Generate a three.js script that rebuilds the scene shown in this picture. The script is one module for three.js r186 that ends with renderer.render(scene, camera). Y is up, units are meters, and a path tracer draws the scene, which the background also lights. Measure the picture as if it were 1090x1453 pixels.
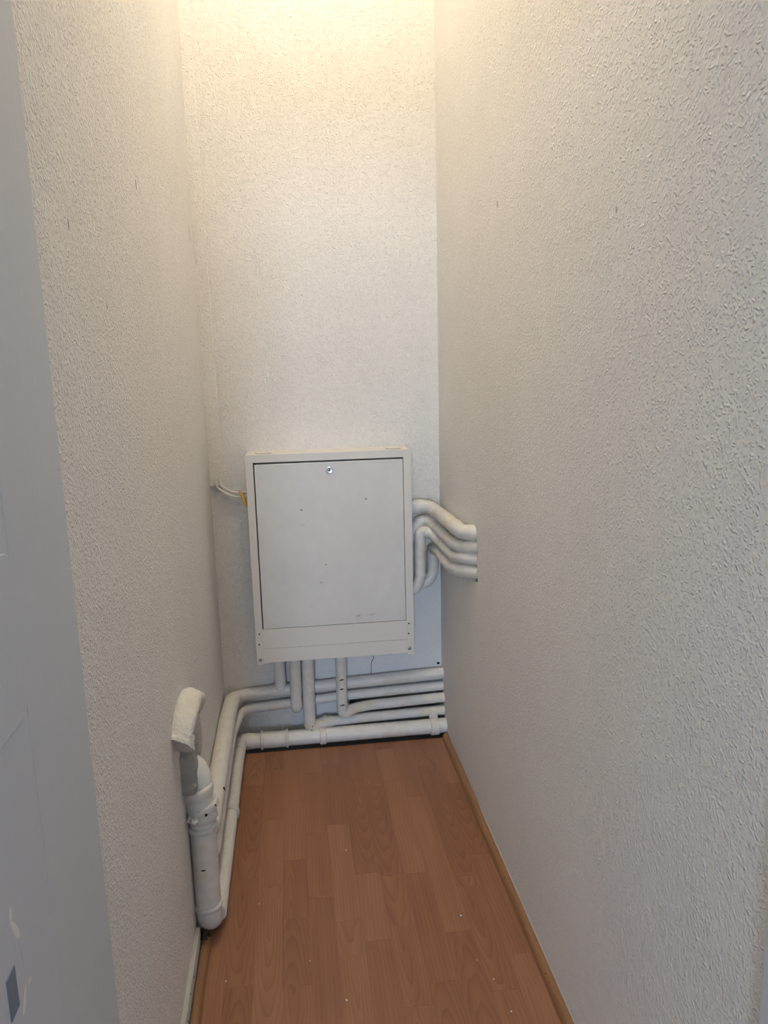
import * as THREE from 'three';
import { RectAreaLightUniformsLib } from 'three/addons/lights/RectAreaLightUniformsLib.js';
import { RoundedBoxGeometry } from 'three/addons/geometries/RoundedBoxGeometry.js';
import { ImprovedNoise } from 'three/addons/math/ImprovedNoise.js';
import { mergeGeometries } from 'three/addons/utils/BufferGeometryUtils.js';

// ---------------------------------------------------------------- camera, light, exposure
const scene = new THREE.Scene();
const camera = new THREE.PerspectiveCamera(2 * Math.atan(726.5 / 1090) * 180 / Math.PI, 1090 / 1453, 0.03, 60);
camera.position.set(0, 1.46, 0);
camera.rotation.order = 'YXZ';
camera.rotation.set(-11.11 * Math.PI / 180, -6.885 * Math.PI / 180, -1.412 * Math.PI / 180);
scene.add(camera);

const renderer = new THREE.WebGLRenderer({ antialias: true });
renderer.toneMapping = THREE.LinearToneMapping;
renderer.toneMappingExposure = 1.13;
renderer.shadowMap.enabled = true;
RectAreaLightUniformsLib.init();

scene.background = new THREE.Color(0.62, 0.74, 0.95);           // overcast sky behind the hall window
scene.backgroundIntensity = 1.0;

const DAY = { x: -0.74, y: 1.65, z: 5.54, w: 0.95, h: 1.4, power: 36, color: new THREE.Color(0.65, 0.82, 1.06) };
const daylight = new THREE.RectAreaLight(DAY.color, DAY.power, DAY.w, DAY.h);   // the hall window
daylight.position.set(DAY.x, DAY.y, DAY.z);
scene.add(daylight);

const LAMP = { x: 0.10, y: 3.75, z: -2.0, power: 3.75, color: new THREE.Color(1.0, 0.87, 0.68) };

// ---------------------------------------------------------------- helpers
const PN = new ImprovedNoise();
const noise = (x, y, z) => PN.noise(x, y, z);
function rng(seed) { let s = seed >>> 0; return () => { s = (s + 0x6D2B79F5) >>> 0; let t = Math.imul(s ^ (s >>> 15), 1 | s); t = (t + Math.imul(t ^ (t >>> 7), 61 | t)) ^ t; return ((t ^ (t >>> 14)) >>> 0) / 4294967296; }; }
const V = (x, y, z) => new THREE.Vector3(x, y, z);
const used = {};
function numbered(name) { const n = used[name] = (used[name] ?? -1) + 1; return n ? name + '_' + String(n).padStart(3, '0') : name; }
function shadows(o) { o.castShadow = true; o.receiveShadow = true; return o; }
function mesh(name, geo, mat, parent, pos) {
  const m = shadows(new THREE.Mesh(geo, mat)); m.name = numbered(name);
  if (pos) m.position.set(...pos);
  (parent || scene).add(m); return m;
}
function thing(name, label, category, pos = [0, 0, 0], group) {
  const g = new THREE.Group(); g.name = numbered(name); g.position.set(...pos); scene.add(g);
  g.userData = { label, category }; if (group) g.userData.group = group; return g;
}
function tag(o, label, category, group) { o.userData = { label, category }; if (group) o.userData.group = group; return o; }
function structure(o, label) { o.userData.kind = 'structure'; if (label) o.userData.label = label; return o; }
function structGroup(name, pos = [0, 0, 0]) { const g = new THREE.Group(); g.name = numbered(name); g.position.set(...pos); g.userData.kind = 'structure'; scene.add(g); return g; }
// box with uv in metres
function box(w, h, d, ox = 0, oy = 0) {
  const g = new THREE.BoxGeometry(w, h, d), p = g.attributes.position, n = g.attributes.normal, uv = g.attributes.uv;
  for (let i = 0; i < p.count; i++) {
    const ax = Math.abs(n.getX(i)) > .5 ? 0 : Math.abs(n.getY(i)) > .5 ? 1 : 2;
    uv.setXY(i, ox + (ax === 0 ? p.getZ(i) : p.getX(i)), oy + (ax === 1 ? p.getZ(i) : p.getY(i)));
  }
  return g;
}
function rbox(w, h, d, r = .002, seg = 2) { return new RoundedBoxGeometry(w, h, d, seg, Math.min(r, w / 2.01, h / 2.01, d / 2.01)); }
// rounded path through corner points: pts = [[x,y,z,cornerRadius], ...]
function path(pts, step = .008) {
  const P = pts.map(p => V(p[0], p[1], p[2])), out = [P[0].clone()];
  const line = (a, b) => { const n = Math.max(1, Math.round(a.distanceTo(b) / step)); for (let i = 1; i <= n; i++) out.push(a.clone().lerp(b, i / n)); };
  for (let i = 1; i < P.length - 1; i++) {
    const a = P[i].clone().sub(P[i - 1]), b = P[i + 1].clone().sub(P[i]);
    const r = Math.min(pts[i][3] ?? .03, a.length() * .49, b.length() * .49);
    const A = P[i].clone().addScaledVector(a.normalize(), -r), B = P[i].clone().addScaledVector(b.normalize(), r);
    line(out[out.length - 1], A);
    const n = Math.max(4, Math.ceil(r * 2 / step)), c = new THREE.QuadraticBezierCurve3(A, P[i], B);
    for (let k = 1; k <= n; k++) out.push(c.getPoint(k / n));
  }
  line(out[out.length - 1], P[P.length - 1]);
  return out.filter((p, i) => !i || p.distanceTo(out[i - 1]) > 1e-5);
}
// swept tube with varying radius r(s in metres, total length), slight paint lumps, closed ends
function tube(P, r, { seg = 22, lump = .0006, seed = 0, capStart = true, capEnd = true, flat = null } = {}) {
  const n = P.length, S = [0]; for (let i = 1; i < n; i++) S.push(S[i - 1] + P[i].distanceTo(P[i - 1]));
  const rad = typeof r === 'function' ? r : () => r;
  const T = P.map((p, i) => P[Math.min(n - 1, i + 1)].clone().sub(P[Math.max(0, i - 1)]).normalize());
  let N = Math.abs(T[0].y) < .9 ? V(0, 1, 0) : V(1, 0, 0);
  const pos = [], uv = [], idx = [];
  for (let i = 0; i < n; i++) {
    N = N.clone().addScaledVector(T[i], -N.dot(T[i])).normalize(); const B = T[i].clone().cross(N);
    for (let j = 0; j <= seg; j++) {
      const a = j / seg * Math.PI * 2, c = Math.cos(a), s = Math.sin(a);
      let R = rad(S[i], S[n - 1], a);
      const d = N.clone().multiplyScalar(c).addScaledVector(B, s);
      const q = P[i].clone().addScaledVector(d, R);
      R += lump * (noise(q.x * 28 + seed, q.y * 28, q.z * 28) + .5 * noise(q.x * 90, q.y * 90 + seed, q.z * 90));
      const w = P[i].clone().addScaledVector(d, R);
      pos.push(w.x, w.y, w.z); uv.push(S[i], a * .03);
    }
  }
  const m = seg + 1;
  for (let i = 0; i < n - 1; i++) for (let j = 0; j < seg; j++) { const a = i * m + j, b = a + 1, c = a + m, d = c + 1; idx.push(a, b, c, b, d, c); }
  const cap = (i, flip) => { const k = pos.length / 3, o = i * m; pos.push(P[i].x, P[i].y, P[i].z); uv.push(S[i], 0);
    const st = k + 1; for (let j = 0; j <= seg; j++) { pos.push(pos[(o + j) * 3], pos[(o + j) * 3 + 1], pos[(o + j) * 3 + 2]); uv.push(S[i], j * .003); }
    for (let j = 0; j < seg; j++) flip ? idx.push(k, st + j + 1, st + j) : idx.push(k, st + j, st + j + 1); };
  if (capStart) cap(0, true); if (capEnd) cap(n - 1, false);
  const g = new THREE.BufferGeometry();
  g.setAttribute('position', new THREE.Float32BufferAttribute(pos, 3)); g.setAttribute('uv', new THREE.Float32BufferAttribute(uv, 2));
  g.setIndex(idx); g.computeVertexNormals();
  // weld the seam's normals
  const nn = g.attributes.normal;
  for (let i = 0; i < n; i++) { const a = i * m, b = a + seg; const x = nn.getX(a) + nn.getX(b), y = nn.getY(a) + nn.getY(b), z = nn.getZ(a) + nn.getZ(b), l = Math.hypot(x, y, z) || 1; nn.setXYZ(a, x / l, y / l, z / l); nn.setXYZ(b, x / l, y / l, z / l); }
  return g;
}
// a ring bead lying round an axis (lathe profile), turned to direction dir
function ring(r, w, h, dir, center, tilt = null) {
  const k = Math.min(h, w / 2) * .8, pts = [[r - .004, -w / 2], [r + h - k, -w / 2], [r + h - k * .3, -w / 2 + k * .3], [r + h, -w / 2 + k], [r + h, w / 2 - k], [r + h - k * .3, w / 2 - k * .3], [r + h - k, w / 2], [r - .004, w / 2]].map(p => new THREE.Vector2(...p));
  const g = new THREE.LatheGeometry(pts, 28);
  g.applyQuaternion(new THREE.Quaternion().setFromUnitVectors(V(0, 1, 0), dir.clone().normalize()));
  if (tilt) g.applyMatrix4(new THREE.Matrix4().makeRotationFromEuler(new THREE.Euler(...tilt)));
  g.translate(center.x, center.y, center.z); return g;
}
// small irregular chip, flattened along normal
function chip(seed, w, h, t, pos, euler = [0, 0, 0]) {
  const g = new THREE.IcosahedronGeometry(1, 2), p = g.attributes.position;
  for (let i = 0; i < p.count; i++) { const x = p.getX(i), y = p.getY(i), z = p.getZ(i), f = 1 + .45 * noise(x * 1.7 + seed * 3.1, y * 1.7, z * 1.7 + seed); p.setXYZ(i, x * f * w / 2, y * f * h / 2, z * t / 2); }
  g.computeVertexNormals();
  g.applyMatrix4(new THREE.Matrix4().makeRotationFromEuler(new THREE.Euler(...euler))); g.translate(...pos); return g;
}

// ---------------------------------------------------------------- textures
function dataTex(size, h, data, srgb) {
  const t = new THREE.DataTexture(data, size, h, THREE.RGBAFormat); t.wrapS = t.wrapT = THREE.RepeatWrapping;
  t.magFilter = THREE.LinearFilter; t.minFilter = THREE.LinearMipmapLinearFilter; t.generateMipmaps = true;
  if (srgb) t.colorSpace = THREE.SRGBColorSpace; t.needsUpdate = true; return t;
}
// tileable value noise
function tileNoise(cells, seed) {
  const R = rng(seed), g = new Float32Array(cells * cells); for (let i = 0; i < g.length; i++) g[i] = R();
  return (u, v) => { const x = u * cells, y = v * cells, x0 = Math.floor(x), y0 = Math.floor(y), fx = x - x0, fy = y - y0, sx = fx * fx * (3 - 2 * fx), sy = fy * fy * (3 - 2 * fy);
    const a = (i, j) => g[((j % cells + cells) % cells) * cells + ((i % cells + cells) % cells)];
    return (a(x0, y0) * (1 - sx) + a(x0 + 1, y0) * sx) * (1 - sy) + (a(x0, y0 + 1) * (1 - sx) + a(x0 + 1, y0 + 1) * sx) * sy; };
}
// woodchip wallpaper relief: long and short chips strewn under thick paint, 0.9 m tile
const CHIP_TILE = .9;
const woodchip = (() => {
  const N = 2048, H = new Float32Array(N * N), R = rng(77), px = N / CHIP_TILE;
  const n1 = tileNoise(60, 5), n2 = tileNoise(260, 6), n3 = tileNoise(14, 8), n4 = tileNoise(130, 9);
  for (let y = 0; y < N; y++) for (let x = 0; x < N; x++) { const u = x / N, v = y / N; H[y * N + x] = .04 * n1(u, v) + .16 * n2(u, v) + .15 * n4(u, v) + .015 * n3(u, v); }
  for (let c = 0; c < 20000; c++) {
    const cx = R() * N, cy = R() * N, big = R(), L = (.0016 + .0036 * big * big) * px, W = (.0011 + .0014 * R()) * px, a = R() * Math.PI, ca = Math.cos(a), sa = Math.sin(a), hh = .22 + .42 * R() * (0.5 + big * .5);
    const e = Math.ceil(L * 1.5);
    for (let j = -e; j <= e; j++) for (let i = -e; i <= e; i++) {
      const p = (i * ca + j * sa) / L, q = (-i * sa + j * ca) / W, d = p * p + q * q; if (d > 1.8) continue;
      const f = hh * (1 - d / 1.8) ** 1.5, k = ((Math.round(cy) + j + N) % N) * N + ((Math.round(cx) + i + N) % N);
      H[k] = Math.max(H[k], H[k] * .6 + f);
    }
  }
  const D = new Uint8Array(N * N * 4);
  for (let i = 0; i < N * N; i++) { const b = Math.min(255, Math.max(0, H[i] * 255)); D[i * 4] = D[i * 4 + 1] = D[i * 4 + 2] = b; D[i * 4 + 3] = 255; }
  const t = dataTex(N, N, D, false); t.repeat.set(1 / CHIP_TILE, 1 / CHIP_TILE); return t;
})();
// faint unevenness of the paint, with dust caught in the relief
const paintBlotch = (() => {
  const N = 1024, D = new Uint8Array(N * N * 4), a = tileNoise(5, 21), b = tileNoise(17, 22), c = tileNoise(90, 23), d = tileNoise(420, 24);
  for (let y = 0; y < N; y++) for (let x = 0; x < N; x++) {
    const u = x / N, v = y / N, k = (y * N + x) * 4; let s = .965 + .02 * a(u, v) + .012 * b(u, v) + .012 * (c(u, v) - .5) + .03 * (d(u, v) - .5);
    
    D[k] = 255 * Math.min(1, s); D[k + 1] = 255 * Math.min(1, s * .998); D[k + 2] = 255 * Math.min(1, s * (.992 + .008 * a(v, u))); D[k + 3] = 255;
  }
  const t = dataTex(N, N, D, true); t.repeat.set(1 / 1.7, 1 / 1.7); return t;
})();
const brushed = (() => {   // brush-laid gloss paint on pipes and frames
  const N = 512, D = new Uint8Array(N * N * 4), a = tileNoise(9, 31), b = tileNoise(40, 32), c = tileNoise(160, 33);
  for (let y = 0; y < N; y++) for (let x = 0; x < N; x++) { const u = x / N, v = y / N, k = (y * N + x) * 4, h = 255 * (.4 * a(u, v) + .35 * b(u, v) + .25 * c(u, v)); D[k] = D[k + 1] = D[k + 2] = h; D[k + 3] = 255; }
  const t = dataTex(N, N, D, false); t.repeat.set(5, 5); return t;
})();
const pipeDirt = (() => {  // yellowed and grey patches with small specks
  const N = 1024, D = new Uint8Array(N * N * 4), a = tileNoise(7, 41), b = tileNoise(30, 42), c = tileNoise(200, 43);
  for (let y = 0; y < N; y++) for (let x = 0; x < N; x++) {
    const u = x / N, v = y / N, k = (y * N + x) * 4, y1 = Math.max(0, a(u, v) - .55) * .22, g = .95 + .05 * b(u, v) - (c(u, v) > .965 && b(u, v) > .5 ? .22 : 0);
    D[k] = 255 * g; D[k + 1] = 255 * g * (1 - y1 * .35); D[k + 2] = 255 * g * (1 - y1); D[k + 3] = 255;
  }
  const t = dataTex(N, N, D, true); t.repeat.set(2.2, 2.2); return t;
})();
// wood: beech-cherry laminate print, a few strips with straight grain and a few with cathedral arches
function woodTex(seed, cathedral, light, dark) {
  const W = 192, Hh = 1024, D = new Uint8Array(W * Hh * 4), R = rng(seed), u0 = .035 + (R() - .5) * .03, v0 = -.1 + R() * .3, o = R() * 50, per = .0055 + R() * .003;
  for (let y = 0; y < Hh; y++) for (let x = 0; x < W; x++) {
    const u = x / W * .07, v = y / Hh * .55, wob = .006 * noise(u * 14 + o, v * 5, o) + .0022 * noise(u * 60 + o, v * 16, 3);
    let q = cathedral ? Math.hypot((u - u0 + wob * .6) * 1.0, (v - v0) * .085) + wob * .7 : (u + .02 * noise(v * 2 + o, o, 1) + wob * .5) * .75;
    let f = (q / per) % 1; if (f < 0) f += 1;
    const late = f ** 2.6 * (cathedral ? .75 : .5);
    const fib = .5 + .5 * noise(u * 900 + o, v * 9, o), broad = .5 + .5 * noise(u * 45 + o, v * 3.2, 9 + o);
    const fleck = noise(u * 1500, v * 60 + o, 4) > .62 ? .25 : 0;
    const t = Math.min(1, Math.max(0, .10 + late * .55 + (fib - .5) * .28 + (broad - .5) * .5 + fleck)), k = (y * W + x) * 4;
    for (let c = 0; c < 3; c++) D[k + c] = light[c] + (dark[c] - light[c]) * t;
    D[k + 3] = 255;
  }
  const tx = dataTex(W, Hh, D, true); return tx;
}

// ---------------------------------------------------------------- materials
const S = (o) => new THREE.MeshStandardMaterial(o);
const M = {
  wallpaper: S({ color: new THREE.Color(.815, .80, .775), roughness: .78, map: paintBlotch, bumpMap: woodchip, bumpScale: .0034 }),
  smoothWall: S({ color: new THREE.Color(.80, .785, .75), roughness: .85 }),
  barePlaster: S({ color: new THREE.Color(.75, .755, .76), roughness: .6, map: paintBlotch, bumpMap: brushed, bumpScale: .0004 }),
  pipe: S({ color: new THREE.Color(.76, .745, .715), roughness: .42, map: pipeDirt, bumpMap: brushed, bumpScale: .0006 }),
  plaster: S({ color: new THREE.Color(.76, .74, .70), roughness: .9, map: pipeDirt, bumpMap: brushed, bumpScale: .003 }),
  cabinet: S({ color: new THREE.Color(.71, .68, .635), roughness: .38 }),
  steel: S({ color: new THREE.Color(.62, .64, .68), roughness: .28, metalness: 1 }),
  dullSteel: S({ color: new THREE.Color(.36, .35, .34), roughness: .45, metalness: .9 }),
  black: S({ color: new THREE.Color(.012, .012, .013), roughness: .9 }),
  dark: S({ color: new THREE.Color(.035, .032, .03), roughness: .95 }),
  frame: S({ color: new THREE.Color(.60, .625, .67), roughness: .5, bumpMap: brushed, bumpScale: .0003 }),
  frameChip: S({ color: new THREE.Color(.80, .78, .74), roughness: .6 }),
  latch: S({ color: new THREE.Color(.17, .21, .29), roughness: .5 }),
  whiteBoard: S({ color: new THREE.Color(.70, .69, .66), roughness: .5, map: pipeDirt, bumpMap: brushed, bumpScale: .0006 }),
  cable: S({ color: new THREE.Color(.74, .71, .66), roughness: .55 }),
  scuff: S({ color: new THREE.Color(.42, .41, .40), roughness: .9 }),
  yellow: S({ color: new THREE.Color(.62, .38, .05), roughness: .5 }),
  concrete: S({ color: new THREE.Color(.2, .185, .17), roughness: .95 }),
  hallFloor: S({ color: new THREE.Color(.27, .15, .085), roughness: .5 }),
  glass: new THREE.MeshPhysicalMaterial({ color: 0xffffff, roughness: 0, transmission: 1, thickness: 0, ior: 1.5 }),
};
const strips = [];
{ const tones = [[[151, 106, 77], [115, 73, 49]], [[146, 101, 73], [110, 69, 47]], [[156, 111, 82], [120, 79, 55]]];
  for (let i = 0; i < 9; i++) { const [l, d] = tones[i % 3]; strips.push(S({ map: woodTex(100 + i * 7, i % 9 < 5, l, d), roughness: .42, bumpMap: brushed, bumpScale: .00008 })); } }
const trimWood = S({ map: woodTex(301, false, [152, 112, 78], [120, 84, 54]), roughness: .45 });

// ---------------------------------------------------------------- room shell
const XL = -.297, XR = .562, ZB = -2.86, HC = 3.84, T = .14;
// back wall, with a recess added behind the low pipes to darken their gaps
const SHADE_RECESS = [[.18, .012], [.555, .012], [.556, .172], [.40, .170], [.19, .158]];
const wallBack = structGroup('wall_back');
{ const s = new THREE.Shape(); s.moveTo(XL - T, 0); s.lineTo(XR + T, 0); s.lineTo(XR + T, HC); s.lineTo(XL - T, HC); s.closePath();
  const h = new THREE.Path(); SHADE_RECESS.forEach((p, i) => i ? h.lineTo(...p) : h.moveTo(...p)); h.closePath(); s.holes.push(h);
  mesh('wall_panel', new THREE.ExtrudeGeometry(s, { depth: T, bevelEnabled: false }), M.wallpaper, wallBack, [0, 0, ZB - T]);
  mesh('recess_shade_back', box(.62, .22, .02), M.concrete, wallBack, [.31, .09, ZB - T - .01]); }  // dark backing colour stands in for deep shade between the pipes
// unpapered smooth plaster low down between pipes and corner
const bare = (() => { const s = new THREE.Shape(); s.moveTo(-.04, 0); s.lineTo(XR, 0); s.lineTo(XR, .655); s.lineTo(-.04, .65); s.closePath();
  const h = new THREE.Path(); SHADE_RECESS.forEach((p, i) => i ? h.lineTo(...p) : h.moveTo(...p)); h.closePath(); s.holes.push(h);
  return mesh('bare_plaster', new THREE.ExtrudeGeometry(s, { depth: .0018, bevelEnabled: false }), M.barePlaster, wallBack, [0, 0, ZB]); })();
bare.userData.label = 'smooth unpapered plaster low on the wall';
// left wall
const wallLeft = structGroup('wall_left');
mesh('wall_panel', box(T, HC, 2.16, .7, .55), M.wallpaper, wallLeft, [XL - T / 2, HC / 2, ZB + 1.08]);
// right wall with the broken-out hole for the four pipes
const wallRight = structGroup('wall_right');
{ const s = new THREE.Shape(); s.moveTo(ZB, 0); s.lineTo(-.70, 0); s.lineTo(-.70, HC); s.lineTo(ZB, HC); s.closePath();
  const h = new THREE.Path(), pts = [[-2.272, .772], [-2.258, .777], [-2.2585, .790], [-2.270, .800], [-2.268, .812], [-2.258, .817], [-2.260, .823], [-2.272, .835], [-2.270, .851], [-2.257, .857], [-2.255, .872], [-2.262, .880], [-2.269, .893], [-2.266, .915], [-2.270, .938], [-2.29, .948], [-2.32, .944], [-2.335, .90], [-2.335, .82], [-2.328, .772], [-2.30, .764]];
  h.moveTo(...pts[0]); for (const p of pts.slice(1)) h.lineTo(...p); h.closePath(); s.holes.push(h);
  const g = new THREE.ExtrudeGeometry(s, { depth: T, bevelEnabled: false }); g.rotateY(-Math.PI / 2); g.translate(XR + T, 0, 0);   // shape x -> world z
  mesh('wall_panel', g, M.wallpaper, wallRight);
  mesh('hole_backing', box(.02, .3, .2), M.plaster, wallRight, [XR + T + .01, .855, -2.3]);
}
// scuffs and nicks in the paint: height, z, length, width
const SCUFF_L = [[1.662, -1.196, .016, .004], [1.84, -1.782, .022, .006], [1.889, -2.74, .05, .007], [1.562, -1.397, .009, .003]], SCUFF_R = [[1.85, -2.046, .018, .008], [1.70, -1.301, .011, .006]];
for (const [y, z, h, w] of SCUFF_L) mesh('scuff', chip(y * 31, w, h, .0016, [0, 0, 0], [.15, Math.PI / 2, 0]), M.scuff, wallLeft, [XL, y, z]);
for (const [y, z, h, w] of SCUFF_R) mesh('scuff', chip(y * 31, w, h, .0016, [0, 0, 0], [.15, Math.PI / 2, 0]), M.scuff, wallRight, [XR, y, z]);
// ceiling
const ceiling = structGroup('ceiling');
mesh('ceiling_panel', box(XR - XL + 2 * T, T, 2.4), M.smoothWall, ceiling, [(XL + XR) / 2, HC + T / 2, ZB + 1.06]);

// floor: sub-floor and single laminate strips, 69.6 mm wide, butted in lanes
const floor = structGroup('floor');
mesh('floor_slab', box(4.9, .12, 9), M.concrete, floor, [-.15, -.073, 1.4]);
mesh('hall_floor', box(4.4, .012, 6.36), M.hallFloor, floor, [-.15, -.006, 2.455]);
{ const R = rng(9), w = .0696, x0 = .0610 - 4 * w;
  const joints = { 12: [-2.3, -1.7], 1: [-2.52, -2.14, -1.62], 2: [-2.62, -2.30, -1.974, -1.46], 3: [-2.40, -2.08, -1.60], 4: [-2.57, -2.20, -1.90, -1.42], 5: [-2.62, -2.24, -1.80, -1.40], 6: [-2.49, -1.985, -1.718], 7: [-2.44, -1.968, -1.50], 8: [-2.70, -2.47, -1.964, -1.56], 9: [-2.36, -1.717, -1.33], 10: [-2.55, -1.93, -1.515], 11: [-2.42, -2.02, -1.62], 0: [-2.3, -1.8] };
  const last = {};
  for (let lane = 0; lane <= 12; lane++) {
    const xa = Math.max(XL + .012, x0 + (lane - 1) * w), xb = Math.min(XR - .006, x0 + lane * w); if (xb - xa < .01) continue;
    const J = [-2.752, ...joints[lane]]; while (J[J.length - 1] < -1.12) J.push(Math.min(-.73, J[J.length - 1] + .36 + R() * .22)); if (J[J.length - 1] < -.73) J.push(-.73);
    for (let i = 0; i < J.length - 1; i++) {
      const L = J[i + 1] - J[i], W = xb - xa, g = rbox(W - .00015, .012, L - .0002, .0003, 1), p = g.attributes.position, uv = g.attributes.uv, off = R() * .4;
      for (let k = 0; k < p.count; k++) uv.setXY(k, (p.getX(k) + W / 2) / .07, (p.getZ(k) + off) / .55);
      let pick = Math.floor(R() * strips.length); if (pick === last[lane - 1]?.[i] || pick === last[lane - 1]?.[i - 1]) pick = (pick + 4) % strips.length; (last[lane] ??= [])[i] = pick;
      const m = mesh('floor_strip', g, strips[pick], floor, [(xa + xb) / 2, -.006, (J[i] + J[i + 1]) / 2]);
      if (R() < .5) m.rotation.y = Math.PI;
    }
  } }
// quarter-round trims and white skirting board
function quarterRound(len, w, h) {
  const s = new THREE.Shape(); s.moveTo(0, 0); s.lineTo(w, 0); s.quadraticCurveTo(w * .95, h * .8, w * .35, h); s.lineTo(0, h); s.closePath();
  const g = new THREE.ExtrudeGeometry(s, { depth: len, bevelEnabled: false, curveSegments: 8 }), p = g.attributes.position, uv = g.attributes.uv;
  for (let i = 0; i < p.count; i++) uv.setXY(i, (p.getX(i) + p.getY(i)) / .07, p.getZ(i) / .55); return g;
}
const trim1 = structGroup('trim_1'); trim1.userData.label = 'varnished wooden quarter-round along the foot of the right wall';
{ const g = quarterRound(2.00, .0205, .022); g.scale(-1, 1, 1); g.index ? 0 : 0;
  const p = g.attributes.position; // mirrored: flip the winding
  for (let i = 0; i < p.count; i += 3) for (const a of Object.values(g.attributes)) for (let c = 0; c < a.itemSize; c++) { const t = a.array[(i + 1) * a.itemSize + c]; a.array[(i + 1) * a.itemSize + c] = a.array[(i + 2) * a.itemSize + c]; a.array[(i + 2) * a.itemSize + c] = t; }
  g.computeVertexNormals();
  mesh('quarter_round', g, trimWood, trim1, [XR - .0018, 0, -2.745]);
  for (const [x, z] of [[.5455, -1.53], [.5465, -1.502], [.5455, -1.88]]) mesh('nail', chip(z * 10, .0032, .0032, .002, [0, 0, 0], [-.5, -.6, 0]), M.black, trim1, [x, .0178, z]);
  mesh('paint_edge', rbox(.0022, .0030, 1.15, .0008), M.whiteBoard, trim1, [XR - .0012, .0222, -1.35 - .3]);
}
const trim2 = structGroup('trim_2'); trim2.userData.label = 'varnished wooden quarter-round in front of the white skirting on the left';
mesh('quarter_round', quarterRound(1.06, .020, .021), trimWood, trim2, [-.2815, 0, -1.79]);
const base = structGroup('baseboard_left'); base.userData.label = 'white painted skirting board with chipped edge';
mesh('board', rbox(.0125, .055, 1.03, .003), M.whiteBoard, base, [XL + .0055, .0275, -1.255]);
for (const [y, z] of [[.04, -1.62], [.05, -1.56], [.035, -1.5]]) mesh('paint_chip', chip(y * 99, .004, .006, .002, [0, 0, 0], [0, Math.PI / 2, 0]), M.dark, base, [XL + .012, y, z]);

// wallpapered cable duct in the back left corner
const duct = mesh('cable_duct', (() => { const g = rbox(.058, 2.22, .012, .003), p = g.attributes.position, uv = g.attributes.uv; for (let i = 0; i < p.count; i++) uv.setXY(i, p.getX(i), p.getY(i)); return g; })(), M.wallpaper, null, [XL + .012, 1.022 + 1.11, ZB + .0055]);
duct.rotation.z = .006;
tag(duct, 'narrow papered-over cable duct running up the back left corner', 'cable duct');

// ---------------------------------------------------------------- door frame in the foreground
const door = structGroup('door_1'); door.userData.label = 'white glossy door frame at the near edge';
const XJ = -.281;
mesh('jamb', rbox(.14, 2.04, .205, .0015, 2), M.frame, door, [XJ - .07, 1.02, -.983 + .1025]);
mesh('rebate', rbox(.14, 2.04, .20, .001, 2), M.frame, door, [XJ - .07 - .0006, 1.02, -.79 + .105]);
{ const s = new THREE.Shape(), w = .10, h = .17, r = .02; s.moveTo(0, r); s.quadraticCurveTo(0, 0, r, 0); s.lineTo(w, 0); s.lineTo(w, h); s.lineTo(r, h); s.quadraticCurveTo(0, h, 0, h - r); s.closePath();
  const g = new THREE.ExtrudeGeometry(s, { depth: .002, bevelEnabled: true, bevelSize: .0012, bevelThickness: .0012, bevelSegments: 2 }); g.rotateY(-Math.PI / 2);   // x -> z
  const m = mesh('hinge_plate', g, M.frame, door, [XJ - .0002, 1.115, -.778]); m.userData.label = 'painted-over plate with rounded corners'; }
{ const m = mesh('strike_plate', rbox(.0035, .045, .022, .0015), M.latch, door, [XJ - .0012, .888, -.6585]); m.userData.label = 'bare bluish metal of the strike plate'; }
for (const [i, a] of [[.935, -.683, .050, .016, .5], [.955, -.676, .03, .012, -.3], [.858, -.683, .045, .016, -.6], [.865, -.700, .012, .012, 0], [.905, -.690, .07, .010, .1]].entries())
  { const m = mesh('peeling_paint', chip(i + 3, a[3], a[2], .006, [0, 0, 0], [0, Math.PI / 2, 0]), i === 4 ? M.frame : M.frameChip, door, [XJ - .003, a[0], a[1]]); m.rotation.x = a[4]; }
// right jamb and head
mesh('jamb', rbox(.12, 2.04, .30, .004, 3), M.frame, door, [XR - .006 + .06, 1.02, -.772 + .15]);
mesh('head', rbox(1.1, .12, .22, .004), M.frame, door, [(XL + XR) / 2, 2.10, -.98 + .11]);
const wallFront = structGroup('wall_front');
mesh('wall_panel', box(XR - XL + .02, HC - 2.15, .10), M.wallpaper, wallFront, [(XL + XR) / 2, (HC + 2.15) / 2, -.87]);

// ---------------------------------------------------------------- the hall behind the camera
const hx0 = -2.3, hx1 = 2.0, hz1 = 5.6, HH = 2.75;
const hall = structGroup('wall_hall');
const xo0 = XL - T, xo1 = XR + T;
mesh('wall_panel', box(xo0 - hx0, HH, .12), M.smoothWall, hall, [(hx0 + xo0) / 2 + .02, HH / 2, -.76]);
mesh('wall_panel', box(hx1 - xo1, HH, .12), M.smoothWall, hall, [(hx1 + xo1) / 2 - .02, HH / 2, -.68]);
mesh('wall_panel', box(xo1 - xo0, HH - 2.15, .12), M.smoothWall, hall, [(xo0 + xo1) / 2, (HH + 2.15) / 2, -.76]);
mesh('wall_panel', box(.12, HH, hz1 + .9), M.smoothWall, hall, [hx0 - .06, HH / 2, (hz1 - .9) / 2]);
mesh('wall_panel', box(.12, HH, hz1 + .9), M.smoothWall, hall, [hx1 + .06, HH / 2, (hz1 - .9) / 2]);
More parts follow.
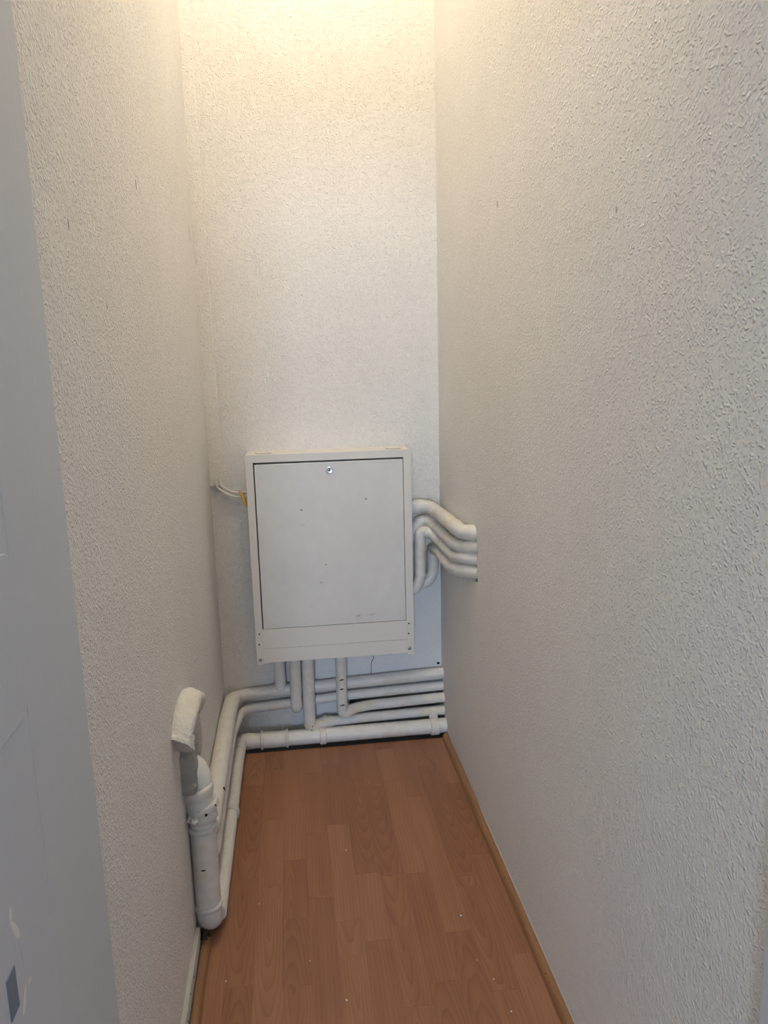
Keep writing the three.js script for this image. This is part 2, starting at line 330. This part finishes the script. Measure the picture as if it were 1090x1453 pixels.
{ const wx0 = DAY.x - DAY.w / 2, wx1 = DAY.x + DAY.w / 2, wy0 = DAY.y - DAY.h / 2, wy1 = DAY.y + DAY.h / 2, zc = hz1 + .06;
  mesh('wall_panel', box(wx0 - hx0, HH, .12), M.smoothWall, hall, [(hx0 + wx0) / 2, HH / 2, zc]);
  mesh('wall_panel', box(hx1 - wx1, HH, .12), M.smoothWall, hall, [(hx1 + wx1) / 2, HH / 2, zc]);
  mesh('wall_panel', box(DAY.w, wy0, .12), M.smoothWall, hall, [DAY.x, wy0 / 2, zc]);
  mesh('wall_panel', box(DAY.w, HH - wy1, .12), M.smoothWall, hall, [DAY.x, (HH + wy1) / 2, zc]);
  const win = structGroup('window_1');
  mesh('window_frame', mergeGeometries([box(DAY.w, .05, .05).translate(0, DAY.h / 2 - .025, 0), box(DAY.w, .05, .05).translate(0, -DAY.h / 2 + .025, 0), box(.05, DAY.h - .1, .05).translate(-DAY.w / 2 + .025, 0, 0), box(.05, DAY.h - .1, .05).translate(DAY.w / 2 - .025, 0, 0), box(.05, DAY.h - .1, .05)]), M.frame, win, [DAY.x, DAY.y, zc]);
  for (const s of [-1, 1]) mesh('pane', box(DAY.w / 2 - .075, DAY.h - .1, .004), M.glass, win, [DAY.x + s * (DAY.w / 4 - .0125), DAY.y, zc]);
}
const ceilingHall = structGroup('ceiling_hall');
mesh('ceiling_panel', box(hx1 - hx0 + .24, .12, hz1 + .95), M.smoothWall, ceilingHall, [(hx0 + hx1) / 2, HH + .06, (hz1 - .72) / 2]);

// ---------------------------------------------------------------- ceiling lamp (above the frame)
{ const t = thing('ceiling_lamp', 'round opal ceiling lamp glowing warm above the back of the closet', 'lamp', [LAMP.x, LAMP.y, LAMP.z]);
  const opal = S({ color: 0xfff4e0, roughness: .4, emissive: LAMP.color, emissiveIntensity: 3 });
  mesh('globe', new THREE.SphereGeometry(.055, 32, 20), opal, t);
  mesh('canopy', new THREE.CylinderGeometry(.05, .055, .03, 32), M.whiteBoard, t, [0, .065, 0]);
  const l = new THREE.PointLight(LAMP.color, LAMP.power, 0, 2); l.castShadow = true; l.shadow.radius = 5; l.position.set(0, 0, 0); t.add(l);
}

// ---------------------------------------------------------------- manifold cabinet on the back wall
{ const x0 = -.1575, x1 = .4295, y0 = .376, y1 = 1.1475, zf = -2.71, w = x1 - x0, h = y1 - y0, cx = (x0 + x1) / 2, cy = (y0 + y1) / 2;
  const t = thing('manifold_cabinet', 'cream enamelled metal heating cabinet with a locked door on the back wall', 'cabinet', [cx, y0, ZB]);
  const L = (x, y, z) => [x - cx, y - y0, z - ZB];
  // stained enamel
  const stain = (() => { const W = 1024, D = new Uint8Array(W * W * 4), R = rng(50); const a = tileNoise(6, 51), b = tileNoise(24, 52), c = tileNoise(120, 53), G = new Float32Array(W * W);
    const smear = (u, v, l, wd, ang, s) => { const n = 260; for (let i = 0; i < n; i++) { const q = R(), px = (u + (q - .5) * l * Math.cos(ang) + (R() - .5) * wd) * W, py = (v + (q - .5) * l * Math.sin(ang) + (R() - .5) * wd) * W, r = 2 + R() * 5; for (let j = -8; j <= 8; j++) for (let k = -8; k <= 8; k++) { const X = Math.round(px) + k, Y = Math.round(py) + j; if (X < 0 || Y < 0 || X >= W || Y >= W) continue; const d = Math.hypot(k, j) / r; if (d < 1) G[Y * W + X] += s * (1 - d) / 22; } } };
    smear(.44, .72, .16, .05, 2.1, .10); smear(.40, .80, .12, .06, 2.3, .09); smear(.30, .63, .03, .02, 0, .16); smear(.66, .045, .03, .012, .1, .22); smear(.76, .05, .03, .01, .1, .16); smear(.8, .30, .06, .05, 1.9, .10); smear(.97, .8, .3, .012, 1.57, .10); smear(.85, .985, .16, .01, 0, .2); smear(.45, .38, .012, .008, 0, .12); smear(.41, .27, .012, .008, 0, .10); smear(.15, .2, .06, .05, 1, .06); smear(.55, .5, .07, .06, 1.4, .05); smear(.30, .72, .006, .006, 0, .3); smear(.74, .77, .005, .005, 0, .3);
    for (let y = 0; y < W; y++) for (let x = 0; x < W; x++) { const u = x / W, v = y / W, k = (y * W + x) * 4; const d = Math.min(.5, G[y * W + x]) + (c(u, v) > .972 ? .07 : 0), g = .965 + .02 * a(u, v) + .02 * b(u, v);
      D[k] = 255 * Math.min(1, g) * (1 - d * .8); D[k + 1] = 255 * Math.min(1, g) * (1 - d); D[k + 2] = 255 * Math.min(1, g * .99) * (1 - d * 1.25); D[k + 3] = 255; }
    return dataTex(W, W, D, true); })();
  const enamelDoor = M.cabinet.clone(); enamelDoor.map = stain; enamelDoor.color.setRGB(.71, .695, .685);
  const planar = (g, ww, hh) => { const p = g.attributes.position, uv = g.attributes.uv; for (let i = 0; i < p.count; i++) uv.setXY(i, p.getX(i) / ww + .5, p.getY(i) / hh + .5); return g; };
  // body: open box of sheet metal
  const d = zf - ZB - .004, sh = .0015;
  mesh('body', mergeGeometries([box(w - .004, sh, d).translate(0, h - sh - .001, d / 2), box(w - .004, sh, d).translate(0, sh + .001, d / 2), box(sh, h - .004, d).translate(-w / 2 + sh + .001, h / 2, d / 2), box(sh, h - .004, d).translate(w / 2 - sh - .001, h / 2, d / 2)]), M.cabinet, t);
  mesh('inner_back', box(w - .01, h - .01, .003), M.cabinet, t, [0, h / 2, .004]);
  // front frame with opening for door and cover panel
  { const s = new THREE.Shape(), a = L(-.1325, .507, 0), b = L(.4025, 1.1215, 0);
    s.moveTo(-w / 2 + .001, -.004); s.lineTo(a[0], -.004); s.lineTo(a[0], b[1]); s.lineTo(b[0], b[1]); s.lineTo(b[0], -.004); s.lineTo(w / 2 - .001, -.004); s.lineTo(w / 2, h); s.lineTo(-w / 2, h); s.closePath();
    const g = new THREE.ExtrudeGeometry(s, { depth: .004, bevelEnabled: true, bevelSize: .0012, bevelThickness: .0012, bevelSegments: 2 });
    mesh('front_frame', g, M.cabinet, t, [0, 0, zf - ZB - .0065]); }
  // door, standing slightly proud at the foot and back at the top left where the gap shows
  const dw = .5270, dh = .6060, dc = L(.1362, .8115, zf - .0040);
  const dr = mesh('door', planar(rbox(dw, dh, .006, .0014, 2), dw, dh), enamelDoor, t, [dc[0], dc[1], dc[2]]);
  dr.rotation.z = .0008;
  { const lk = mesh('lock', (() => { const g = new THREE.LatheGeometry([[0, 0], [.0126, 0], [.0130, .0018], [.0115, .0036], [.0092, .0038], [.0082, .0022], [0, .0022]].map(p => new THREE.Vector2(...p)), 28); g.rotateX(Math.PI / 2); return g; })(), M.steel, dr, [0, 1.085 - .8125, .003]);
    mesh('keyhole', mergeGeometries([rbox(.0028, .0120, .0012, .0004), rbox(.0085, .0028, .0012, .0004)]), M.black, dr, [0, 1.085 - .8125, .0056]); }
  // cover panel and lower rail with fine seams
  const px = L(.135, 0, 0)[0], f = zf - ZB;
  mesh('cover_panel', rbox(.5338, .0740, .004, .0009), M.cabinet, t, [px, .4700 - y0, f - .0022]);
  mesh('bottom_rail', rbox(.5338, .0540, .004, .0009), M.cabinet, t, [px, .4052 - y0, f - .0022]);
  for (const [x, y] of [[-.1455, .391], [.4120, .3965]]) mesh('screw', (() => { const g = new THREE.SphereGeometry(.0065, 20, 10, 0, Math.PI * 2, 0, Math.PI / 2); g.scale(1, .55, 1); g.rotateX(Math.PI / 2); return g; })(), M.dullSteel, t, L(x, y, zf - .0012));
  for (const [x, y] of [[-.1435, .4905], [-.1455, .4505], [.4105, .4945], [.4095, .4550]]) mesh('rivet_hole', new THREE.CylinderGeometry(.0030, .0030, .0024, 14).rotateX(Math.PI / 2), M.dark, t, L(x, y, zf - .0012));
  for (const x of [-.095, .375]) { const g = new THREE.TorusGeometry(.028, .0011, 6, 30, Math.PI * 1.1); g.rotateX(Math.PI / 2); mesh('knockout', g, M.dullSteel, t, L(x, y1 + .0004, -2.775)); }
}

// ---------------------------------------------------------------- heating pipes on the back and left walls
function pipeThing(name, label, pts, r, opt = {}) {
  const t = thing(name, label, 'pipe', [0, 0, 0]); mesh('pipe_run', tube(path(pts), r, opt), M.pipe, t); return t;
}
const bead = (t, name, r, w, h, dir, c, tilt) => mesh(name, ring(r, w, h, dir, c, tilt), M.pipe, t);
{ // upper pipe: right wall, back wall, bend, left wall
  const t = pipeThing('heating_pipe', 'uppermost white pipe bending from left wall along back wall, teed under the cabinet',
    [[.60, .2385, -2.832], [.186, .224, -2.832], [-.10, .2135, -2.830], [-.262, .207, -2.830, .075], [-.2675, .222, -2.60, .05], [-.2670, .224, -1.93], [-.31, .226, -1.88, .03]], (s) => .0225 + .0065 * Math.min(1, Math.max(0, (s - .84) / .05)), { seed: 1 });
  mesh('riser', tube(path([[-.079, .214, -2.828], [-.079, .46, -2.828]]), s => s < .03 ? .0245 : .0225, { seed: 2 }), M.pipe, t);
  mesh('tee_sleeve', tube(path([[-.122, .2135, -2.830], [-.036, .2158, -2.830]]), .0242, { seed: 3, lump: .001 }), M.pipe, t);
  bead(t, 'wrap_seam', .0290, .005, .0012, V(0, .03, 1), V(-.2674, .222, -2.56));
  mesh('paint_chip', chip(5, .010, .022, .0022, [0, 0, 0], [0, 1.1, .2]), M.black, t, [-.2400, .232, -2.11]);
}
{ const t = pipeThing('heating_pipe', 'second white pipe from top along back wall, its riser ending in a flared collar',
    [[.60, .1835, -2.836], [.184, .171, -2.836], [-.07, .1545, -2.836], [-.236, .146, -2.834, .07], [-.2615, .146, -2.62, .05], [-.262, .146, -1.93], [-.32, .146, -1.90, .03]], .0195, { seed: 11 });
  mesh('riser', tube(path([[-.0195, .46, -2.792], [-.0215, .148, -2.792, .034], [-.0215, .152, -2.845]]), s => s > .30 - .02 && s < .312 ? .0238 : .0222, { seed: 12 }), M.pipe, t);
  bead(t, 'collar', .0215, .010, .0035, V(.0, .75, -.66), V(-.0215, .156, -2.797));
  bead(t, 'wrap_seam', .0220, .002, .0010, V(0, 1, 0), V(-.021, .232, -2.792));
}
{ const t = pipeThing('heating_pipe', 'white pipe dropping left of centre below the cabinet and turning right along the floor pipe',
    [[.030, .46, -2.790], [.026, .064, -2.790, .036], [.075, .079, -2.806, .03], [.24, .0815, -2.814], [.60, .0885, -2.814]], s => s < .41 ? .0236 : s < .47 ? .0222 : .0196, { seed: 21 });
  bead(t, 'wrap_seam', .0233, .002, .0010, V(0, 1, 0), V(.0285, .226, -2.790)); bead(t, 'wrap_seam', .0233, .0025, .0011, V(0, 1, 0), V(.0288, .203, -2.790));
  bead(t, 'collar', .0205, .014, .0030, V(1, .1, 0), V(.088, .0800, -2.810));
  for (const [x, y] of [[.0365, .083], [.032, .068]]) mesh('paint_chip', chip(x * 400, .005, .004, .003, [x, y, -2.7672]), M.dark, t);
}
{ const t = pipeThing('heating_pipe', 'right-hand white pipe dropping from the cabinet with dark nicks, turning right to the corner',
    [[.1555, .46, -2.790], [.1545, .112, -2.790, .036], [.20, .128, -2.806, .04], [.26, .1305, -2.816], [.60, .1415, -2.816]], s => s < .385 ? .0216 : .0198, { seed: 31 });
  bead(t, 'collar', .0218, .012, .0028, V(.1, 1, 0), V(.1548, .150, -2.790));
  for (const [x, y, w] of [[.155, .2645, .018], [.154, .2265, .014], [.1545, .161, .020]]) mesh('paint_chip', chip(y * 90, w, .0042, .003, [x, y, -2.7680], [0, 0, .12]), M.black, t);
}
// drain pipe along floor with couplings, clamps, elbow, floor run on the left and upright with socket
{ const t = thing('drain_pipe', 'thick white drain pipe along the floor at back and left, rising to a socket', 'pipe');
  mesh('back_run', tube(path([[.585, .0385, -2.779], [.30, .0375, -2.780], [-.16, .0365, -2.780], [-.20, .037, -2.780]]), s => .0292, { seed: 41 }), M.pipe, t);
  mesh('elbow', tube(path([[-.188, .037, -2.780], [-.243, .0385, -2.776, .048], [-.2435, .040, -2.690]], .004), (s, L) => .0306 - .0055 * Math.min(1, Math.max(0, (s - .05) / .05)), { seed: 42 }), M.pipe, t);
  mesh('floor_run', tube(path([[-.2435, .040, -2.72], [-.2455, .039, -2.30], [-.2475, .041, -1.83]]), .0236, { seed: 43 }), M.pipe, t);
  mesh('coupling', tube(path([[-.163, .0365, -2.780], [-.062, .0368, -2.780]]), .0315, { seed: 44 }), M.pipe, t);
  bead(t, 'coupling_ring', .0315, .012, .0045, V(1, 0, 0), V(-.160, .0365, -2.780)); bead(t, 'coupling_ring', .0315, .011, .0042, V(1, 0, 0), V(-.064, .0368, -2.780));
  bead(t, 'elbow_ring', .0285, .010, .0040, V(1, 0, .2), V(-.214, .0378, -2.779));
  for (const x of [.075, .515]) { const big = x > .3; const c = mesh('clamp', ring(.0300, big ? .034 : .026, .0045, V(1, 0, 0), V(x, .0375, -2.779)), M.pipe, t); mesh('clamp_foot', rbox(big ? .034 : .024, .05, .02, .003), M.pipe, c, [x, big ? .062 : .058, -2.800]); }
  mesh('collar', mergeGeometries([ring(.0232, .030, .0048, V(-.005, 0, 1), V(-.2455, .039, -2.297)), chip(8, .014, .014, .012, [-.266, .056, -2.305])].map(g => g.index ? g.toNonIndexed() : g)), M.pipe, t);
  // upright
  const x = -.2640, z = -1.797;
  mesh('upright', tube(path([[x, .40, z], [x, .0470, z, .036], [x + .008, .0430, z - .09]], .005), (s, L) => s > .355 ? .0326 - .008 * Math.min(1, (s - .355) / .06) : .0326, { seed: 45 }), M.pipe, t);
  bead(t, 'coupling_ring', .0320, .013, .0055, V(0, 1, 0), V(x, .098, z), [.05, 0, .10]);
  bead(t, 'coupling_ring', .0322, .016, .0062, V(0, 1, 0), V(x, .322, z), [.04, 0, .07]);
  mesh('socket', (() => { const g = new THREE.LatheGeometry([[.031, -.014], [.0362, -.010], [.0370, 0], [.0368, .022], [.0392, .026], [.0394, .034], [.0370, .038], [.0375, .052], [.0392, .058], [.0420, .064], [.0425, .076], [.0405, .082], [.0330, .081]].map(p => new THREE.Vector2(...p)), 36); g.rotateZ(.16); g.translate(x + .003, .352, z); return g; })(), M.pipe, t);
  { const c = mesh('pipe_clamp', ring(.0372, .018, .0050, V(0, 1, 0), V(0, 0, 0), [.03, 0, .24]).translate(x + .003, .378, z), M.pipe, t);
    mesh('bolt', mergeGeometries([chip(1, .026, .018, .022, [x - .022, .360, z + .032]), chip(2, .018, .015, .034, [x - .012, .364, z + .044])]), M.pipe, c); }
  for (const [a, y, w] of [[.32, .374, .007], [1.0, .388, .0045]]) mesh('paint_chip', chip(a * 40, w, w * 1.1, .003, [0, 0, 0], [0, a, 0]), M.black, t, [x + .003 + .0424 * Math.sin(a), y, z + .0424 * Math.cos(a)]);
  mesh('paint_chip', chip(77, .012, .0038, .003, [x - .002, .217, z + .0326]), M.black, t);
  // elbow from the socket into the wall
  mesh('wall_elbow', tube(path([[x, .395, z], [x - .002, .478, z - .012, .040], [x - .08, .490, z - .03]], .005), .0320, { seed: 46 }), M.pipe, t);
  mesh('plaster_collar', (() => { const g = new THREE.BoxGeometry(.060, .105, .085, 10, 20, 18), p = g.attributes.position; for (let i = 0; i < p.count; i++) { let a = p.getX(i), b = p.getY(i), c = p.getZ(i); const q = V(a / .030, b / .0525, c / .0425), l = Math.pow(Math.abs(q.x) ** 10 + Math.abs(q.y) ** 10 + Math.abs(q.z) ** 10, .1); const k = 1 / Math.max(.6, l); a *= k; b *= k; c *= k; const n = .007 * noise(a * 40, b * 40 + 5, c * 40) + .0035 * noise(a * 140, b * 140, c * 140); p.setXYZ(i, a + n, b + n * 1.5, c + n); } g.computeVertexNormals(); return g; })(), M.plaster, t, [-.2940, .492, -1.775]);
}
// wrapped pipe hooking out of the left wall above it
{ const t = thing('wrapped_pipe', 'short thick wrapped pipe arching out of the left wall, torn open at its near end', 'pipe');
  mesh('pipe_run', tube(path([[-.325, .545, -1.985], [-.283, .590, -1.945, .03], [-.280, .645, -1.835, .08], [-.283, .636, -1.715, .05], [-.292, .610, -1.682]], .005), (s, L, a) => .0325 + .0022 * Math.cos(4 * a + .6), { seed: 51, lump: .0014 }), M.plaster, t);
  mesh('torn_edge', (() => { const P = path([[-.286, .6235, -1.698], [-.293, .604, -1.678]], .002); return tube(P, (s, L, a) => .0350 + .18 * s + .006 * noise(a * 2.3, 4, s * 60) + .004 * noise(a * 6, 9, s * 90), { seed: 52, lump: .003, seg: 40 }); })(), M.plaster, t);
  mesh('plaster_bulge', (() => { const g = new THREE.SphereGeometry(1, 28, 20); g.scale(.030, .125, .055); g.rotateX(.35); return g; })(), M.plaster, t, [-.299, .515, -1.945]);
  for (const [y, z] of [[.655, -1.775], [.617, -1.69]]) mesh('paint_chip', chip(y * 50, .005, .005, .003, [-.262 + (y < .63 ? -.004 : 0), y, z], [-.8, .5, 0]), M.dark, t);
}

// ---------------------------------------------------------------- four wrapped pipes between cabinet and right wall
{ const G = 'wrapped pipes entering the right wall', q = .531;
  const put = (label, pts, r, seed, seams) => { const t = thing('wrapped_pipe', label, 'pipe', [0, 0, 0]); mesh('pipe_run', tube(path(pts), r, { seed, lump: .0022 }), M.pipe, t); for (const [c, d, rr] of seams) bead(t, 'wrap_seam', rr, .003, .0011, V(...d), V(...c)); return t; };
  const t1 = put('topmost and thickest of the four wrapped pipes from cabinet to right wall', [[.40, .919, -2.790], [.503, .924, -2.790, .03], [.533, .905, -2.735, .04], [.533, .919, -2.345, .05], [.575, .924, -2.293, .02], [.68, .924, -2.29]], .0252, 61, [[[.507, .9225, -2.786], [1, -.1, .35], .0252]]);
  mesh('tape_tag', rbox(.012, .004, .010, .0012), M.cable, t1, [.5265, .9305, -2.56]); mesh('tape_tag', rbox(.010, .003, .012, .0012), M.cable, t1, [.524, .876, -2.635]);
  put('second wrapped pipe from the top, kinked beside the cabinet', [[.42, .785, -2.800], [.4525, .825, -2.797, .02], [.470, .868, -2.795, .02], [.507, .870, -2.790, .02], [.533, .849, -2.735, .04], [.533, .853, -2.50, .05], [.534, .868, -2.36, .05], [.575, .8805, -2.295, .02], [.68, .881, -2.292]], .0222, 62, [[[.486, .8695, -2.793], [1, .05, 0], .0222], [[.533, .851, -2.68], [0, .05, 1], .0222]]);
  put('third wrapped pipe, looping down in front of the fourth', [[.41, .600, -2.775], [.448, .610, -2.767, .02], [.4665, .650, -2.765, .025], [.4665, .835, -2.768, .032], [.510, .826, -2.762, .03], [.533, .804, -2.70, .04], [.533, .812, -2.45, .05], [.536, .832, -2.36, .04], [.575, .8395, -2.297, .02], [.68, .8395, -2.294]], .0212, 63, [[[.4665, .665, -2.765], [.2, 1, 0], .0212], [[.533, .808, -2.64], [0, .05, 1], .0212]]);
  const t4 = put('lowest of the four wrapped pipes, with an upright leg against the corner', [[.43, .620, -2.808], [.500, .620, -2.810, .03], [.5235, .660, -2.812, .03], [.5245, .755, -2.812, .03], [.533, .763, -2.735, .04], [.533, .760, -2.52, .05], [.536, .784, -2.38, .05], [.575, .796, -2.298, .02], [.68, .796, -2.295]], .0228, 64, [[[.524, .738, -2.812], [0, 1, 0], .0228], [[.533, .762, -2.60], [0, .05, 1], .0228]]);
  mesh('paint_chip', chip(6, .006, .005, .003, [.5125, .767, -2.53], [0, -1.2, 0]), M.dark, t4);
}

// ---------------------------------------------------------------- cables to the cabinet
{ const c = (n, pts, r, m) => { const cv = new THREE.CatmullRomCurve3(pts.map(p => V(...p))); return mesh(n, new THREE.TubeGeometry(cv, 40, r, 10), m); };
  tag(c('cable', [[-.276, 1.05, -2.845], [-.272, 1.022, -2.843], [-.239, .994, -2.842], [-.206, .982, -2.838], [-.173, .983, -2.83], [-.15, .988, -2.82]], .0042, M.cable), 'lower of two white cables sagging from duct to cabinet', 'cable');
  tag(c('cable', [[-.262, 1.05, -2.848], [-.258, 1.026, -2.847], [-.236, 1.008, -2.847], [-.210, .998, -2.845], [-.173, .997, -2.84], [-.15, .999, -2.83]], .0042, M.cable), 'upper of two white cables sagging from duct to cabinet', 'cable');
  tag(c('conduit', [[-.194, .998, -2.852], [-.181, .990, -2.81], [-.170, .963, -2.79], [-.150, .945, -2.785]], .0055, M.yellow), 'short yellow wire sheath behind the upper left cabinet edge', 'wire');
}

// ---------------------------------------------------------------- crack in the plaster, rubble and crumbs
{ const cv = new THREE.CatmullRomCurve3([[.293, .372, 0], [.2915, .342, 0], [.283, .322, 0], [.2905, .312, 0], [.281, .292, 0], [.2785, .262, 0], [.277, .235, 0]].map(p => V(p[0], p[1], ZB + .0022)));
  const m = mesh('crack', new THREE.TubeGeometry(cv, 40, .0012, 6), M.black, wallBack); m.userData.label = 'dark crack in the bare plaster'; }
mesh('corner_hole', chip(31, .012, .010, .004, [.549, .268, ZB + .003]), M.black, wallBack);
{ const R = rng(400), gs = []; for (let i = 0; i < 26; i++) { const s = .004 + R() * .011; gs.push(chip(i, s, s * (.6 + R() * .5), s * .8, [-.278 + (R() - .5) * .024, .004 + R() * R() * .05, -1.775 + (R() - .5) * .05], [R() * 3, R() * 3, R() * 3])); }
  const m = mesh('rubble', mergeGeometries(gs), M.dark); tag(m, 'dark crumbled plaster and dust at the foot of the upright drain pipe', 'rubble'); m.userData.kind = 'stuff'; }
{ const src = tag(mesh('plaster_crumb', chip(2, .0045, .004, .0035, [0, .0014, 0]), M.frameChip), 'tiny white plaster crumb lying on the laminate floor', 'crumb', 'plaster crumbs on the floor');
  const P = [[-.011, -1.674, 'white crumb on the middle strips of the floor, left of the centre line'], [-.214, -1.64, 'white crumb on the laminate nearest the left wooden trim'], [.07, -1.54, 'white crumb at the bottom of the photo, mid-floor'], [-.143, -1.902, 'white crumb on the laminate nearest the foot of the upright drain pipe'],
    [.424, -1.549, 'white crumb close to the right trim, beside the two nail heads'], [.394, -1.771, 'white crumb farthest back of those along the right trim'], [.399, -1.613, 'white crumb near the right trim, just behind the one beside the nails'], [.439, -1.453, 'white crumb at the bottom of the photo, nearest the right trim'], [.111, -2.1, 'white crumb farthest back on the floor, below the middle of the cabinet']];
  P.forEach(([x, z, label], i) => { const o = i ? src.clone() : src; if (i) { o.name = numbered('plaster_crumb'); scene.add(o); } o.userData = { ...src.userData, label }; o.position.set(x, 0, z); o.rotation.y = i * 1.3; o.scale.setScalar(.7 + (i % 3) * .2); }); }

renderer.render(scene, camera);
